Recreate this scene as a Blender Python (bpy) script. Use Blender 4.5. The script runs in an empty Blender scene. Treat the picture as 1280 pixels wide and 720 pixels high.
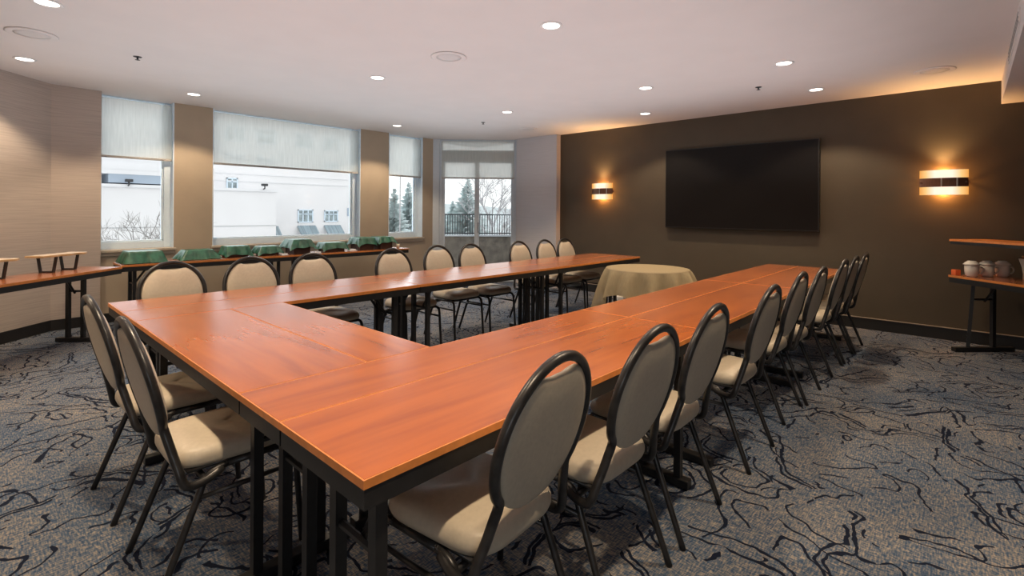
import bpy, bmesh, math, random
from mathutils import Vector, Matrix, noise as mnoise
random.seed(7)
C = bpy.data.collections.new('room'); bpy.context.scene.collection.children.link(C)
PI = math.pi
CEIL = 2.756

# ------------------------------------------------------------------ materials
def new_mat(name):
    m = bpy.data.materials.new(name); m.use_nodes = True
    nt = m.node_tree; nt.nodes.clear()
    out = nt.nodes.new('ShaderNodeOutputMaterial')
    return m, nt, out
def lk(nt, a, b): nt.links.new(a, b)
def node(nt, t, **kw):
    n = nt.nodes.new(t)
    for k, v in kw.items():
        if k in n.inputs: n.inputs[k].default_value = v
        else: setattr(n, k, v)
    return n
def coords(nt, kind='Object', scale=(1,1,1), rot=(0,0,0)):
    tc = nt.nodes.new('ShaderNodeTexCoord'); mp = nt.nodes.new('ShaderNodeMapping')
    mp.inputs['Scale'].default_value = scale; mp.inputs['Rotation'].default_value = rot
    lk(nt, tc.outputs[kind], mp.inputs['Vector']); return mp.outputs['Vector']
def rgba(c): return (c[0], c[1], c[2], 1)
def ramp(nt, fac, stops):
    r = nt.nodes.new('ShaderNodeValToRGB'); cr = r.color_ramp
    while len(cr.elements) < len(stops): cr.elements.new(.5)
    for e, (p, c) in zip(cr.elements, stops): e.position = p; e.color = rgba(c)
    lk(nt, fac, r.inputs['Fac']); return r.outputs['Color']
def plain(name, col, rough=.5, metal=0., var=.12, scale=18, bump=0., spec=.5, kind='Object', stretch=(1,1,1), sheen=0.):
    m, nt, out = new_mat(name)
    p = node(nt, 'ShaderNodeBsdfPrincipled', Roughness=rough, Metallic=metal)
    p.inputs['Specular IOR Level'].default_value = spec
    v = coords(nt, kind, stretch)
    n = node(nt, 'ShaderNodeTexNoise', Scale=scale, Detail=4.)
    lk(nt, v, n.inputs['Vector'])
    c = ramp(nt, n.outputs['Fac'], [(.3, [x*(1-var) for x in col]), (.7, [min(1, x*(1+var)) for x in col])])
    lk(nt, c, p.inputs['Base Color'])
    if bump:
        b = node(nt, 'ShaderNodeBump', Strength=bump, Distance=.004); lk(nt, n.outputs['Fac'], b.inputs['Height']); lk(nt, b.outputs['Normal'], p.inputs['Normal'])
    lk(nt, p.outputs[0], out.inputs['Surface']); return m
def emis(name, col, strength):
    m, nt, out = new_mat(name); e = node(nt, 'ShaderNodeEmission', Strength=strength); e.inputs['Color'].default_value = rgba(col)
    lk(nt, e.outputs[0], out.inputs['Surface']); return m

def wood_mat(name, dark, light, rough=.23, ior=1.62):
    m, nt, out = new_mat(name)
    p = node(nt, 'ShaderNodeBsdfPrincipled', Roughness=.6); p.inputs['Specular IOR Level'].default_value = 0.
    n1 = node(nt, 'ShaderNodeTexNoise', Scale=1.3, Detail=4., Roughness=.5, Distortion=.35); lk(nt, coords(nt, 'Object', (1.0, 7, 7)), n1.inputs['Vector'])
    n2 = node(nt, 'ShaderNodeTexNoise', Scale=2., Detail=3.); lk(nt, coords(nt, 'Object', (1.4, 26, 26)), n2.inputs['Vector'])
    mx = node(nt, 'ShaderNodeMath', operation='MULTIPLY_ADD'); lk(nt, n2.outputs['Fac'], mx.inputs[0]); mx.inputs[1].default_value = .20; lk(nt, n1.outputs['Fac'], mx.inputs[2])
    c = ramp(nt, mx.outputs[0], [(.28, dark), (.56, [(a+b)/2 for a, b in zip(dark, light)]), (.90, light)])
    lk(nt, c, p.inputs['Base Color'])
    g = node(nt, 'ShaderNodeBsdfGlossy', Roughness=rough); g.inputs['Color'].default_value = (1,1,1,1)
    f = node(nt, 'ShaderNodeFresnel', IOR=ior)
    ms = node(nt, 'ShaderNodeMixShader'); lk(nt, f.outputs[0], ms.inputs[0]); lk(nt, p.outputs[0], ms.inputs[1]); lk(nt, g.outputs[0], ms.inputs[2])
    lk(nt, ms.outputs[0], out.inputs['Surface']); return m

def carpet_mat():
    m, nt, out = new_mat('carpet')
    p = node(nt, 'ShaderNodeBsdfPrincipled', Roughness=.95); p.inputs['Specular IOR Level'].default_value = .1
    v = coords(nt, 'Object')
    # woven heather: two stretched noises crossing
    a = node(nt, 'ShaderNodeTexNoise', Scale=1., Detail=2.); lk(nt, coords(nt, 'Object', (150, 30, 1)), a.inputs['Vector'])
    b = node(nt, 'ShaderNodeTexNoise', Scale=1., Detail=2.); lk(nt, coords(nt, 'Object', (30, 150, 1)), b.inputs['Vector'])
    big = node(nt, 'ShaderNodeTexNoise', Scale=1.3, Detail=3.); lk(nt, v, big.inputs['Vector'])
    ad = node(nt, 'ShaderNodeMath', operation='ADD'); lk(nt, a.outputs['Fac'], ad.inputs[0]); lk(nt, b.outputs['Fac'], ad.inputs[1])
    ad2 = node(nt, 'ShaderNodeMath', operation='MULTIPLY_ADD'); lk(nt, big.outputs['Fac'], ad2.inputs[0]); ad2.inputs[1].default_value = .55; lk(nt, ad.outputs[0], ad2.inputs[2])
    base = ramp(nt, ad2.outputs[0], [(.0, (.03,.05,.085)), (.5, (.03,.05,.085))])
    mr = node(nt, 'ShaderNodeMapRange'); mr.inputs['From Min'].default_value = .92; mr.inputs['From Max'].default_value = 1.62
    lk(nt, ad2.outputs[0], mr.inputs['Value'])
    base = ramp(nt, mr.outputs[0], [(.10, (.026,.055,.110)), (.40, (.072,.105,.160)), (.62, (.160,.160,.168)), (.9, (.31,.275,.24))])
    # sketchy contour lines: isolines of a distorted noise, doubled, broken up
    def contour(scale, levels, width, seed):
        mp = coords(nt, 'Object', (scale, scale, 1))
        dn = node(nt, 'ShaderNodeTexNoise', Scale=7.5, Detail=2., Roughness=.5); lk(nt, v, dn.inputs['Vector'])
        sub = node(nt, 'ShaderNodeVectorMath', operation='MULTIPLY_ADD'); lk(nt, dn.outputs['Color'], sub.inputs[0]); sub.inputs[1].default_value = (.12*scale/1.3,.12*scale/1.3,0); lk(nt, mp, sub.inputs[2])
        def smp(dx, dy):
            ofs = node(nt, 'ShaderNodeVectorMath', operation='ADD'); lk(nt, sub.outputs[0], ofs.inputs[0]); ofs.inputs[1].default_value = (seed+dx, seed*1.7+dy, seed*.3)
            n = node(nt, 'ShaderNodeTexNoise', Scale=1., Detail=1.3, Roughness=.5, Distortion=.7); lk(nt, ofs.outputs[0], n.inputs['Vector']); return n.outputs['Fac'], ofs.outputs[0]
        def mth(op, a, b=None):
            n = node(nt, 'ShaderNodeMath', operation=op)
            for i, q in enumerate((a, b)):
                if q is None: continue
                if isinstance(q, (int, float)): n.inputs[i].default_value = q
                else: lk(nt, q, n.inputs[i])
            return n.outputs[0]
        h = .03
        n0, o0 = smp(0, 0); gx = mth('SUBTRACT', smp(h, 0)[0], n0); gy = mth('SUBTRACT', smp(0, h)[0], n0)
        g = mth('SQRT', mth('ADD', mth('MULTIPLY', gx, gx), mth('MULTIPLY', gy, gy)))
        g = mth('MAXIMUM', mth('DIVIDE', g, h), .11)
        res = None
        for lv in levels:
            dd = mth('DIVIDE', mth('ABSOLUTE', mth('SUBTRACT', n0, lv)), g)
            q = mth('LESS_THAN', dd, width*scale)
            res = q if res is None else mth('MAXIMUM', res, q)
        gn = node(nt, 'ShaderNodeTexNoise', Scale=2.3, Detail=2.); lk(nt, o0, gn.inputs['Vector'])
        return mth('MULTIPLY', res, mth('GREATER_THAN', gn.outputs['Fac'], .46))
    l1 = contour(1.25, (.425, .455,     .56, .60), .0074, 3.1)
    l2 = contour(2.3, (.43, .55), .0062, 11.7)
    mx = node(nt, 'ShaderNodeMath', operation='MAXIMUM'); lk(nt, l1, mx.inputs[0]); lk(nt, l2, mx.inputs[1])
    mix = node(nt, 'ShaderNodeMix', data_type='RGBA'); lk(nt, mx.outputs[0], mix.inputs[0]); lk(nt, base, mix.inputs[6]); mix.inputs[7].default_value = (.008,.012,.026,1)
    lk(nt, mix.outputs[2], p.inputs['Base Color'])
    bp = node(nt, 'ShaderNodeBump', Strength=.35, Distance=.004); lk(nt, ad.outputs[0], bp.inputs['Height']); lk(nt, bp.outputs[0], p.inputs['Normal'])
    lk(nt, p.outputs[0], out.inputs['Surface']); return m

def wallpaper(name, col, var=.10):
    m, nt, out = new_mat(name)
    p = node(nt, 'ShaderNodeBsdfPrincipled', Roughness=.8); p.inputs['Specular IOR Level'].default_value = .2
    n = node(nt, 'ShaderNodeTexNoise', Scale=1., Detail=3.); lk(nt, coords(nt, 'Object', (2.5, 2.5, 130)), n.inputs['Vector'])
    c = ramp(nt, n.outputs['Fac'], [(.3, [x*(1-var) for x in col]), (.7, [x*(1+var) for x in col])])
    lk(nt, c, p.inputs['Base Color'])
    b = node(nt, 'ShaderNodeBump', Strength=.2, Distance=.003); lk(nt, n.outputs['Fac'], b.inputs['Height']); lk(nt, b.outputs[0], p.inputs['Normal'])
    lk(nt, p.outputs[0], out.inputs['Surface']); return m

def glass_mat():
    m, nt, out = new_mat('window_glass')
    t = node(nt, 'ShaderNodeBsdfTransparent'); t.inputs['Color'].default_value = (.96,.98,.98,1)
    g = node(nt, 'ShaderNodeBsdfGlossy', Roughness=.02)
    f = node(nt, 'ShaderNodeFresnel', IOR=1.35)
    mx = node(nt, 'ShaderNodeMixShader'); lk(nt, f.outputs[0], mx.inputs[0]); lk(nt, t.outputs[0], mx.inputs[1]); lk(nt, g.outputs[0], mx.inputs[2])
    lk(nt, mx.outputs[0], out.inputs['Surface']); return m
def sheer_mat(name, col, transp, transl, weave=900):
    m, nt, out = new_mat(name)
    n = node(nt, 'ShaderNodeTexNoise', Scale=1., Detail=2.); lk(nt, coords(nt, 'Object', (60, 60, 4)), n.inputs['Vector'])
    c = ramp(nt, n.outputs['Fac'], [(.3, [x*.93 for x in col]), (.7, [min(1, x*1.06) for x in col])])
    t = node(nt, 'ShaderNodeBsdfTransparent')
    d = node(nt, 'ShaderNodeBsdfDiffuse'); tl = node(nt, 'ShaderNodeBsdfTranslucent')
    lk(nt, c, d.inputs['Color']); lk(nt, c, tl.inputs['Color'])
    a = node(nt, 'ShaderNodeMixShader', Fac=transl); lk(nt, d.outputs[0], a.inputs[1]); lk(nt, tl.outputs[0], a.inputs[2])
    b = node(nt, 'ShaderNodeMixShader', Fac=transp); lk(nt, a.outputs[0], b.inputs[1]); lk(nt, t.outputs[0], b.inputs[2])
    lk(nt, b.outputs[0], out.inputs['Surface']); return m

M = dict(
    carpet=carpet_mat(),
    ceiling=plain('ceiling_paint', (.80,.76,.745), .9, var=.015, scale=3, spec=.1),
    paper=wallpaper('beige_wallpaper', (.50,.43,.385)),
    paper_grey=wallpaper('grey_wallpaper', (.56,.54,.56), .05),
    pier=plain('beige_paint', (.47,.385,.29), .8, var=.03, scale=5, spec=.2),
    dark=plain('dark_brown_paint', (.078,.060,.040), .62, var=.05, scale=4, spec=.35),
    base=plain('dark_baseboard', (.014,.013,.013), .45, var=.1),
    white=plain('white_frame', (.74,.87,1.0), .4, var=.03),
    greyframe=plain('grey_white_frame', (.62,.68,.74), .45, var=.03),
    sill=plain('beige_sill', (.52,.44,.35), .5, var=.05),
    glass=glass_mat(),
    blind=sheer_mat('solar_shade', (.80,.81,.775), .40, .64),
    blindbar=plain('blind_bar', (.42,.39,.36), .5),
    wood=wood_mat('cherry_laminate', (.225,.045,.004), (.50,.130,.012)),
    woodedge=plain('orange_edge_band', (.60,.215,.055), .35, var=.12, scale=30),
    black=plain('black_steel', (.012,.012,.013), .42, metal=.0, var=.2, scale=30),
    tube=plain('charcoal_tube', (.030,.029,.030), .33, metal=.35, var=.35, scale=26, spec=.6),
    vinyl=plain('cream_vinyl', (.52,.455,.36), .42, var=.05, scale=60, bump=.12, spec=.4),
    tv=plain('tv_screen', (.008,.007,.007), .32, var=.1, scale=2, spec=.15),
    tvedge=plain('tv_bezel', (.035,.034,.033), .3, metal=.5),
    bronze=plain('brown_bronze', (.16,.075,.045), .38, metal=.6, var=.2, stretch=(1,14,1)),
    clip=plain('brushed_clip', (.5,.45,.4), .35, metal=.8),
    lens=emis('downlight_lens', (1,.93,.84), 5.),
    ring=plain('white_trim_ring', (.86,.84,.82), .4, var=.02),
    grille=plain('speaker_grille', (.72,.69,.68), .7, var=.08, scale=400),
    spk=plain('dark_metal', (.06,.06,.065), .4, metal=.5),
    teal=plain('green_cloth', (.018,.115,.068), .42, var=.45, scale=14, bump=.9, spec=.7),
    boxbrown=plain('dark_brown_box', (.045,.018,.012), .45, var=.3),
    linen=sheer_mat('beige_linen', (.56,.46,.29), .34, .30),
    slab=wood_mat('pale_live_edge_wood', (.42,.26,.12), (.74,.53,.30), .5, 1.3),
    ceramic=plain('white_ceramic', (.72,.66,.58), .25, var=.03),
    orange=plain('orange_card', (.70,.13,.03), .5),
    paperw=plain('white_paper', (.82,.82,.82), .7, var=.03),
    cream=plain('cream_cup', (.75,.66,.52), .5, var=.06),
    stick=plain('tan_sticks', (.55,.28,.12), .6, var=.2),
    plate=plain('white_plastic', (.75,.74,.72), .4, var=.02),
    facade=plain('white_render_wall', (.86,.85,.86), .9, var=.03, scale=.4, spec=.05),
    siding=plain('white_siding', (.84,.84,.86), .8, var=.02, scale=1),
    bluegrey=plain('blue_grey_panel', (.42,.50,.60), .7, var=.06, scale=1),
    awn=plain('grey_blue_awning', (.26,.33,.37), .7, var=.30, scale=2.2, stretch=(4,.1,.1)),
    pane=plain('far_window_pane', (.30,.36,.38), .2, var=.5, scale=3),
    pane2=plain('pale_grey_line', (.55,.56,.57), .8),
    twig=plain('dark_twigs', (.22,.21,.20), .9, var=.2, scale=8),
    concrete=plain('weathered_concrete', (.16,.135,.11), .9, var=.35, scale=6),
    rail=plain('dark_rail', (.05,.055,.06), .5),
    asphalt=plain('pale_street', (.36,.36,.36), .9, var=.1, scale=.3),
    conifer=plain('hazy_conifer', (.50,.57,.57), .95, var=.25, scale=3),  # distance haze mixed into the foliage colour
    bark=plain('hazy_bark', (.45,.44,.45), .9, var=.2, scale=8),  # bark lightened, haze painted into it
    hill=plain('hazy_hill', (.56,.62,.64), 1., var=.08, scale=.05),  # haze over the hills is part of this colour
)

# ------------------------------------------------------------------ mesh helpers
def bm_new(): return bmesh.new()
def add_box(bm, c, s, rot=None):
    x, y, z = s[0]/2, s[1]/2, s[2]/2
    vs = [Vector((i*x, j*y, k*z)) for i in (-1,1) for j in (-1,1) for k in (-1,1)]
    if rot is not None: vs = [rot @ v for v in vs]
    c = Vector(c); v = [bm.verts.new(c+p) for p in vs]
    for f in ((0,1,3,2),(4,6,7,5),(0,4,5,1),(2,3,7,6),(0,2,6,4),(1,5,7,3)): bm.faces.new([v[i] for i in f])
def box2(bm, a, b):
    add_box(bm, [(p+q)/2 for p, q in zip(a, b)], [abs(q-p) for p, q in zip(a, b)])
def add_prism(bm, pts, z0, z1):
    lo = [bm.verts.new((x, y, z0)) for x, y in pts]; hi = [bm.verts.new((x, y, z1)) for x, y in pts]
    n = len(pts); bm.faces.new(lo[::-1]); bm.faces.new(hi)
    for i in range(n): bm.faces.new((lo[i], lo[(i+1)%n], hi[(i+1)%n], hi[i]))
def smooth_path(pts, k=5):
    P = [Vector(p) for p in pts]; out = []
    for i in range(len(P)-1):
        p0 = P[i-1] if i else P[0]*2-P[1]; p1, p2 = P[i], P[i+1]; p3 = P[i+2] if i+2 < len(P) else P[-1]*2-P[-2]
        for j in range(k):
            t = j/k
            out.append(.5*((2*p1)+(p2-p0)*t+(2*p0-5*p1+4*p2-p3)*t*t+(3*p1-p0-3*p2+p3)*t**3))
    out.append(P[-1]); return out
def add_tube(bm, pts, r, seg=8, closed=False, r2=None):
    P = [Vector(p) for p in pts]; n = len(P); rings = []
    t0 = (P[1]-P[0]).normalized(); up = Vector((0,0,1)) if abs(t0.z) < .9 else Vector((1,0,0))
    nrm = (up-t0*up.dot(t0)).normalized()
    for i in range(n):
        if closed: t = (P[(i+1)%n]-P[i-1]).normalized()
        else: t = (P[min(i+1,n-1)]-P[max(i-1,0)]).normalized()
        nrm = (nrm-t*nrm.dot(t)).normalized(); bn = t.cross(nrm)
        rr = r if r2 is None else r+(r2-r)*i/(n-1)
        rings.append([bm.verts.new(P[i]+nrm*math.cos(a)*rr+bn*math.sin(a)*rr) for a in [2*PI*k/seg for k in range(seg)]])
    for i in range(n if closed else n-1):
        A, B = rings[i], rings[(i+1)%n]
        for k in range(seg): bm.faces.new((A[k], A[(k+1)%seg], B[(k+1)%seg], B[k]))
    if not closed: bm.faces.new(rings[0][::-1]); bm.faces.new(rings[-1])
def add_lathe(bm, prof, seg=28, c=(0,0,0)):
    c = Vector(c); rings = []
    for r, z in prof:
        if r < 1e-5: rings.append([bm.verts.new(c+Vector((0,0,z)))])
        else: rings.append([bm.verts.new(c+Vector((r*math.cos(2*PI*k/seg), r*math.sin(2*PI*k/seg), z))) for k in range(seg)])
    for A, B in zip(rings, rings[1:]):
        for k in range(seg):
            if len(A) == 1 and len(B) == 1: continue
            if len(A) == 1: bm.faces.new((A[0], B[k], B[(k+1)%seg]))
            elif len(B) == 1: bm.faces.new((A[k], A[(k+1)%seg], B[0]))
            else: bm.faces.new((A[k], A[(k+1)%seg], B[(k+1)%seg], B[k]))
def add_rings(bm, rings, cap=True):
    R = [[bm.verts.new(p) for p in ring] for ring in rings]; n = len(R[0])
    for A, B in zip(R, R[1:]):
        for k in range(n): bm.faces.new((A[k], A[(k+1)%n], B[(k+1)%n], B[k]))
    if cap: bm.faces.new(R[0][::-1]); bm.faces.new(R[-1])
def to_mesh(name, bm, m, smooth=False, bevel=0.):
    bmesh.ops.recalc_face_normals(bm, faces=bm.faces[:])
    if bevel: bmesh.ops.bevel(bm, geom=bm.edges[:], offset=bevel, segments=2, affect='EDGES', profile=.5, clamp_overlap=True)
    me = bpy.data.meshes.new(name); bm.to_mesh(me); bm.free()
    me.materials.append(m)
    if smooth: me.polygons.foreach_set('use_smooth', [True]*len(me.polygons))
    return me
def obj(name, bm, m, parent=None, smooth=False, bevel=0., loc=None, rot=None):
    o = bpy.data.objects.new(name, to_mesh(name, bm, m, smooth, bevel)); C.objects.link(o)
    if parent: o.parent = parent
    if loc: o.location = loc
    if rot: o.rotation_euler = rot
    return o
def thing(name, label, cat, loc=(0,0,0), rotz=0., group=None):
    o = bpy.data.objects.new(name, None); C.objects.link(o); o.empty_display_size = .1
    o.location = loc; o.rotation_euler = (0,0,rotz)
    o['label'] = label; o['category'] = cat
    if group: o['group'] = group
    return o
def tag(o, label, cat, group=None, kind=None):
    o['label'] = label; o['category'] = cat
    if group: o['group'] = group
    if kind: o['kind'] = kind
    return o
def struct(name, bm, m, parent=None, **kw):
    o = obj(name, bm, m, parent, **kw)
    if parent is None: o['kind'] = 'structure'
    return o
def structroot(name, loc=(0,0,0), rotz=0.):
    o = bpy.data.objects.new(name, None); C.objects.link(o); o.location = loc; o.rotation_euler = (0,0,rotz); o['kind'] = 'structure'; return o
def dup(root, loc, rotz, label=None, group=None):
    r = root.copy(); C.objects.link(r); r.location = loc; r.rotation_euler = (0,0,rotz)
    if label: r['label'] = label
    if group: r['group'] = group
    for ch in list(root.children):
        c = ch.copy(); C.objects.link(c); c.parent = r
        for g in list(ch.children):
            d = g.copy(); C.objects.link(d); d.parent = c
    return r

# ------------------------------------------------------------------ room shell
XE, YN = 7.213, 7.65           # dark wall, window wall
XW, YS = -1.9, -3.2
NEp = (6.05, 7.65)             # chamfer with balcony door runs from here to (XE, 6.44)
bm = bm_new(); box2(bm, (XW-.3, YS-.3, -.12), (XE+.3, YN+.35, 0)); struct('floor', bm, M['carpet'])
bm = bm_new(); box2(bm, (XW-.3, -.23, CEIL), (XE+.3, YN+.35, CEIL+.15)); struct('ceiling', bm, M['ceiling'])
bm = bm_new(); box2(bm, (XW-.3, YS-.3, 2.513), (XE, -.23, CEIL+.15))
struct('trim_1', bm, plain('textured_soffit', (.74,.70,.68), .9, var=.1, scale=160, bump=.6, spec=.1))
# linear slot diffuser on the soffit face
bm = bm_new(); box2(bm, (4.55, -.2305, 2.60), (5.75, -.222, 2.70)); 
t = obj('slot_diffuser', bm, M['ring']); tag(t, 'pale slot air diffuser on the soffit face at top right corner', 'air vent')
bm = bm_new()
for k in range(3): box2(bm, (4.58, -.2225, 2.618+k*.028), (5.72, -.2205, 2.628+k*.028))
obj('slot', bm, M['spk'], t)

bm = bm_new(); box2(bm, (XE, YS-.3, 0), (XE+.25, 6.44, CEIL)); struct('wall_east', bm, M['dark'])
bm = bm_new(); box2(bm, (XW-.3, YS-.25, 0), (XE, YS, 2.513)); struct('wall_south', bm, M['dark'])
# west wall with its long diagonal to the north
bm = bm_new()
x0 = XW; yd = x0+6.95
add_prism(bm, [(x0, YS), (x0, yd), (.60, 7.55), (1.035, 7.55), (1.035, 7.95), (x0-.25, 7.95), (x0-.25, YS)], 0, CEIL)
struct('wall_west', bm, M['paper'])
# window wall: sill wall, piers
W = [(1.035, 1.79), (2.24, 4.49), (5.05, 5.80)]
SILL = .87
bm = bm_new()
box2(bm, (1.035, YN, 0), (6.05, YN+.30, SILL-.03))
for a, b in ((1.79, 2.24), (4.49, 5.05), (5.80, 6.05)): box2(bm, (a, YN, SILL-.03), (b, YN+.30, CEIL))
struct('wall_north', bm, M['pier'])
bm = bm_new()
box2(bm, (1.04, 7.615, 0), (6.04, YN, .11)); struct('baseboard_north', bm, M['base'])
bm = bm_new(); add_prism(bm, [(x0, YS), (x0+.015, YS), (x0+.015, yd-.006), (.606, 7.535), (1.034, 7.535), (1.034, 7.55), (.60, 7.55), (x0, yd)], 0, .12); struct('baseboard_west', bm, M['base'])
bm = bm_new(); box2(bm, (XE-.016, YS, 0), (XE, 5.46, .115)); box2(bm, (XE-.022, YS, .115), (XE, 5.46, .13)); ob = struct('baseboard_east', bm, M['base'])
bm = bm_new(); box2(bm, (XE-.022, YS, .13), (XE, 5.46, .137)); struct('trim_2', bm, plain('lit_baseboard_cap', (.30,.25,.20), .5))  # pale strip: light catching the ledge, put into its colour
# grey papered panel beside the door, proud of the dark wall
bm = bm_new(); box2(bm, (7.1, 5.46, 0), (XE, 6.43, CEIL)); struct('wall_northeast', bm, M['paper_grey'])

def window(i, a, b):
    r = structroot('window_%d' % i, ((a+b)/2, YN, SILL)); w = (b-a)/2; h = CEIL-SILL; fy = .115
    bm = bm_new(); f = .085
    g = .035; box2(bm, (-w, fy, 0), (-w+g, fy+.09, h)); box2(bm, (w-f, fy, 0), (w, fy+.09, h)); box2(bm, (-w+g, fy, 0), (w-f, fy+.09, f)); box2(bm, (-w+g, fy, h-.012), (w-f, fy+.09, h))
    box2(bm, (w-f, fy+.03, f), (w-f-.022, fy+.07, h-f))
    box2(bm, (-w+g, fy+.03, f), (w-f, fy+.07, f+.02))
    obj('window_frame', bm, M['white'], r, bevel=.004)
    bm = bm_new(); box2(bm, (-w+g, fy+.045, f), (w-f, fy+.051, h-.012)); obj('window_glass', bm, M['glass'], r)
    bm = bm_new()
    for s in (-1, 1): box2(bm, (s*w, 0, 0), (s*(w-.012), fy, h))
    obj('jamb', bm, M['white'], r)
    bm = bm_new(); box2(bm, (-w-.02, -.045, -.03), (w+.02, fy, 0)); box2(bm, (-w-.01, -.02, -.075), (w+.01, 0, -.03)); obj('window_sill', bm, M['sill'], r, bevel=.004)
    return r
for i, (a, b) in enumerate(W): window(i+1, a, b)
def blind(w, ztop, zbot, loc, rotz, label):
    t = thing('roller_blind', label, 'blind', loc, rotz, 'roller blinds')
    bm = bm_new(); box2(bm, (-w/2, 0, zbot), (w/2, .0015, ztop-.04)); obj('shade_cloth', bm, M['blind'], t)
    bm = bm_new(); box2(bm, (-w/2, -.008, zbot-.028), (w/2, .010, zbot)); obj('bottom_bar', bm, M['blindbar'], t, bevel=.003)
    return t
BL = ['half lowered grey roller blind on the narrow left window', 'wide half lowered roller blind on the big middle window', 'half lowered roller blind on the narrow window left of the balcony door']
for (a, b), l in zip(W, BL): blind(b-a-.03, CEIL, 2.02, ((a+b)/2, YN+.045, 0), 0, l)

# balcony door on the chamfer
dv = Vector((XE-NEp[0], 6.44-NEp[1], 0)); DL = dv.length; ang = math.atan2(dv.y, dv.x)
D = structroot('door_1', (NEp[0], NEp[1], 0), ang)      # local +x along the door, local +y is outside
bm = bm_new()
def dbox(x1, x2, z1, z2, y1=.03, y2=.12): box2(bm, (x1, y1, z1), (x2, y2, z2))
dbox(-.03, .12, 0, CEIL, -.005, .16); dbox(.12, .175, 0, CEIL, .02, .12)
dbox(1.555, 1.62, 0, CEIL, .0, .14); dbox(.175, 1.555, 2.36, 2.55); dbox(.175, 1.555, CEIL-.05, CEIL)
dbox(.175, 1.555, 0, .09)
obj('door_frame', bm, M['greyframe'], D, bevel=.004)
for nm, a, b in (('door_leaf', .175, .845), ('door_leaf', .845, 1.555)):
    bm = bm_new(); f = .045
    box2(bm, (a, .04, .09), (a+f, .10, 2.36)); box2(bm, (b-f, .04, .09), (b, .10, 2.36)); box2(bm, (a+f, .04, .09), (b-f, .10, .20)); box2(bm, (a+f, .04, 2.31), (b-f, .10, 2.36))
    lf = obj(nm, bm, M['greyframe'], D, bevel=.003)
    bm = bm_new(); box2(bm, (a+f, .066, .20), (b-f, .072, 2.31)); obj('glass_pane', bm, M['glass'], lf)
bm = bm_new(); box2(bm, (.175, .066, 2.55), (1.555, .072, CEIL-.05)); obj('transom_glass', bm, M['glass'], D)
bm = bm_new(); add_tube(bm, [(.875,.03,.95),(.875,-.02,.95),(.875,-.02,1.15),(.875,.03,1.15)], .008, 8); obj('door_handle', bm, M['spk'], D)
bm = bm_new(); box2(bm, (1.62, .02, 0), (DL+.12, .22, CEIL)); obj('reveal_shade', bm, M['spk'], D)  # dark strip standing in for the shaded gap beside the panel
bpy.context.view_layer.update()
def dpt(x, y, z=0): return tuple(D.matrix_world @ Vector((x, y, z)))
p = dpt(.865, -.03); blind(1.40, CEIL, 2.02, (p[0], p[1], 0), ang, 'half lowered roller blind over the balcony door')

# outside shell of the balcony
bal = thing('balcony_parapet', 'weathered concrete balcony parapet wall below the dark railing', 'balcony wall', dpt(1.3, 1.55), ang)
bm = bm_new(); box2(bm, (-1.5, 0, -.25), (1.5, .16, .80)); obj('parapet_wall', bm, M['concrete'], bal)
bm = bm_new(); box2(bm, (-1.5, -.03, .80), (1.5, .19, .835)); obj('coping', bm, plain('pale_coping', (.5,.52,.54), .6), bal)
rl = thing('balcony_railing', 'dark metal railing of close uprights on the balcony wall', 'railing', dpt(1.3, 1.63, .835), ang)
bm = bm_new(); box2(bm, (-1.5, -.02, .44), (1.5, .02, .47)); obj('top_rail', bm, M['rail'], rl)
bm = bm_new(); box2(bm, (-1.5, -.015, .02), (1.5, .015, .045)); obj('bottom_rail', bm, M['rail'], rl)
b0 = None
for k in range(53):
    x = -1.47+k*.056
    if b0 is None:
        bm = bm_new(); box2(bm, (-.009, -.009, 0), (.009, .009, .45)); b0 = obj('baluster', bm, M['rail'], rl, loc=(x,0,0)); 
    else:
        c = b0.copy(); C.objects.link(c); c.location = (x,0,0)
bm = bm_new(); P4 = [dpt(-.2,.36), dpt(2.8,.36), dpt(2.8,1.9), dpt(-.2,1.9)]; add_prism(bm, [q[:2] for q in P4], -.25, -.03); struct('balcony_floor', bm, M['concrete'])

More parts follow.
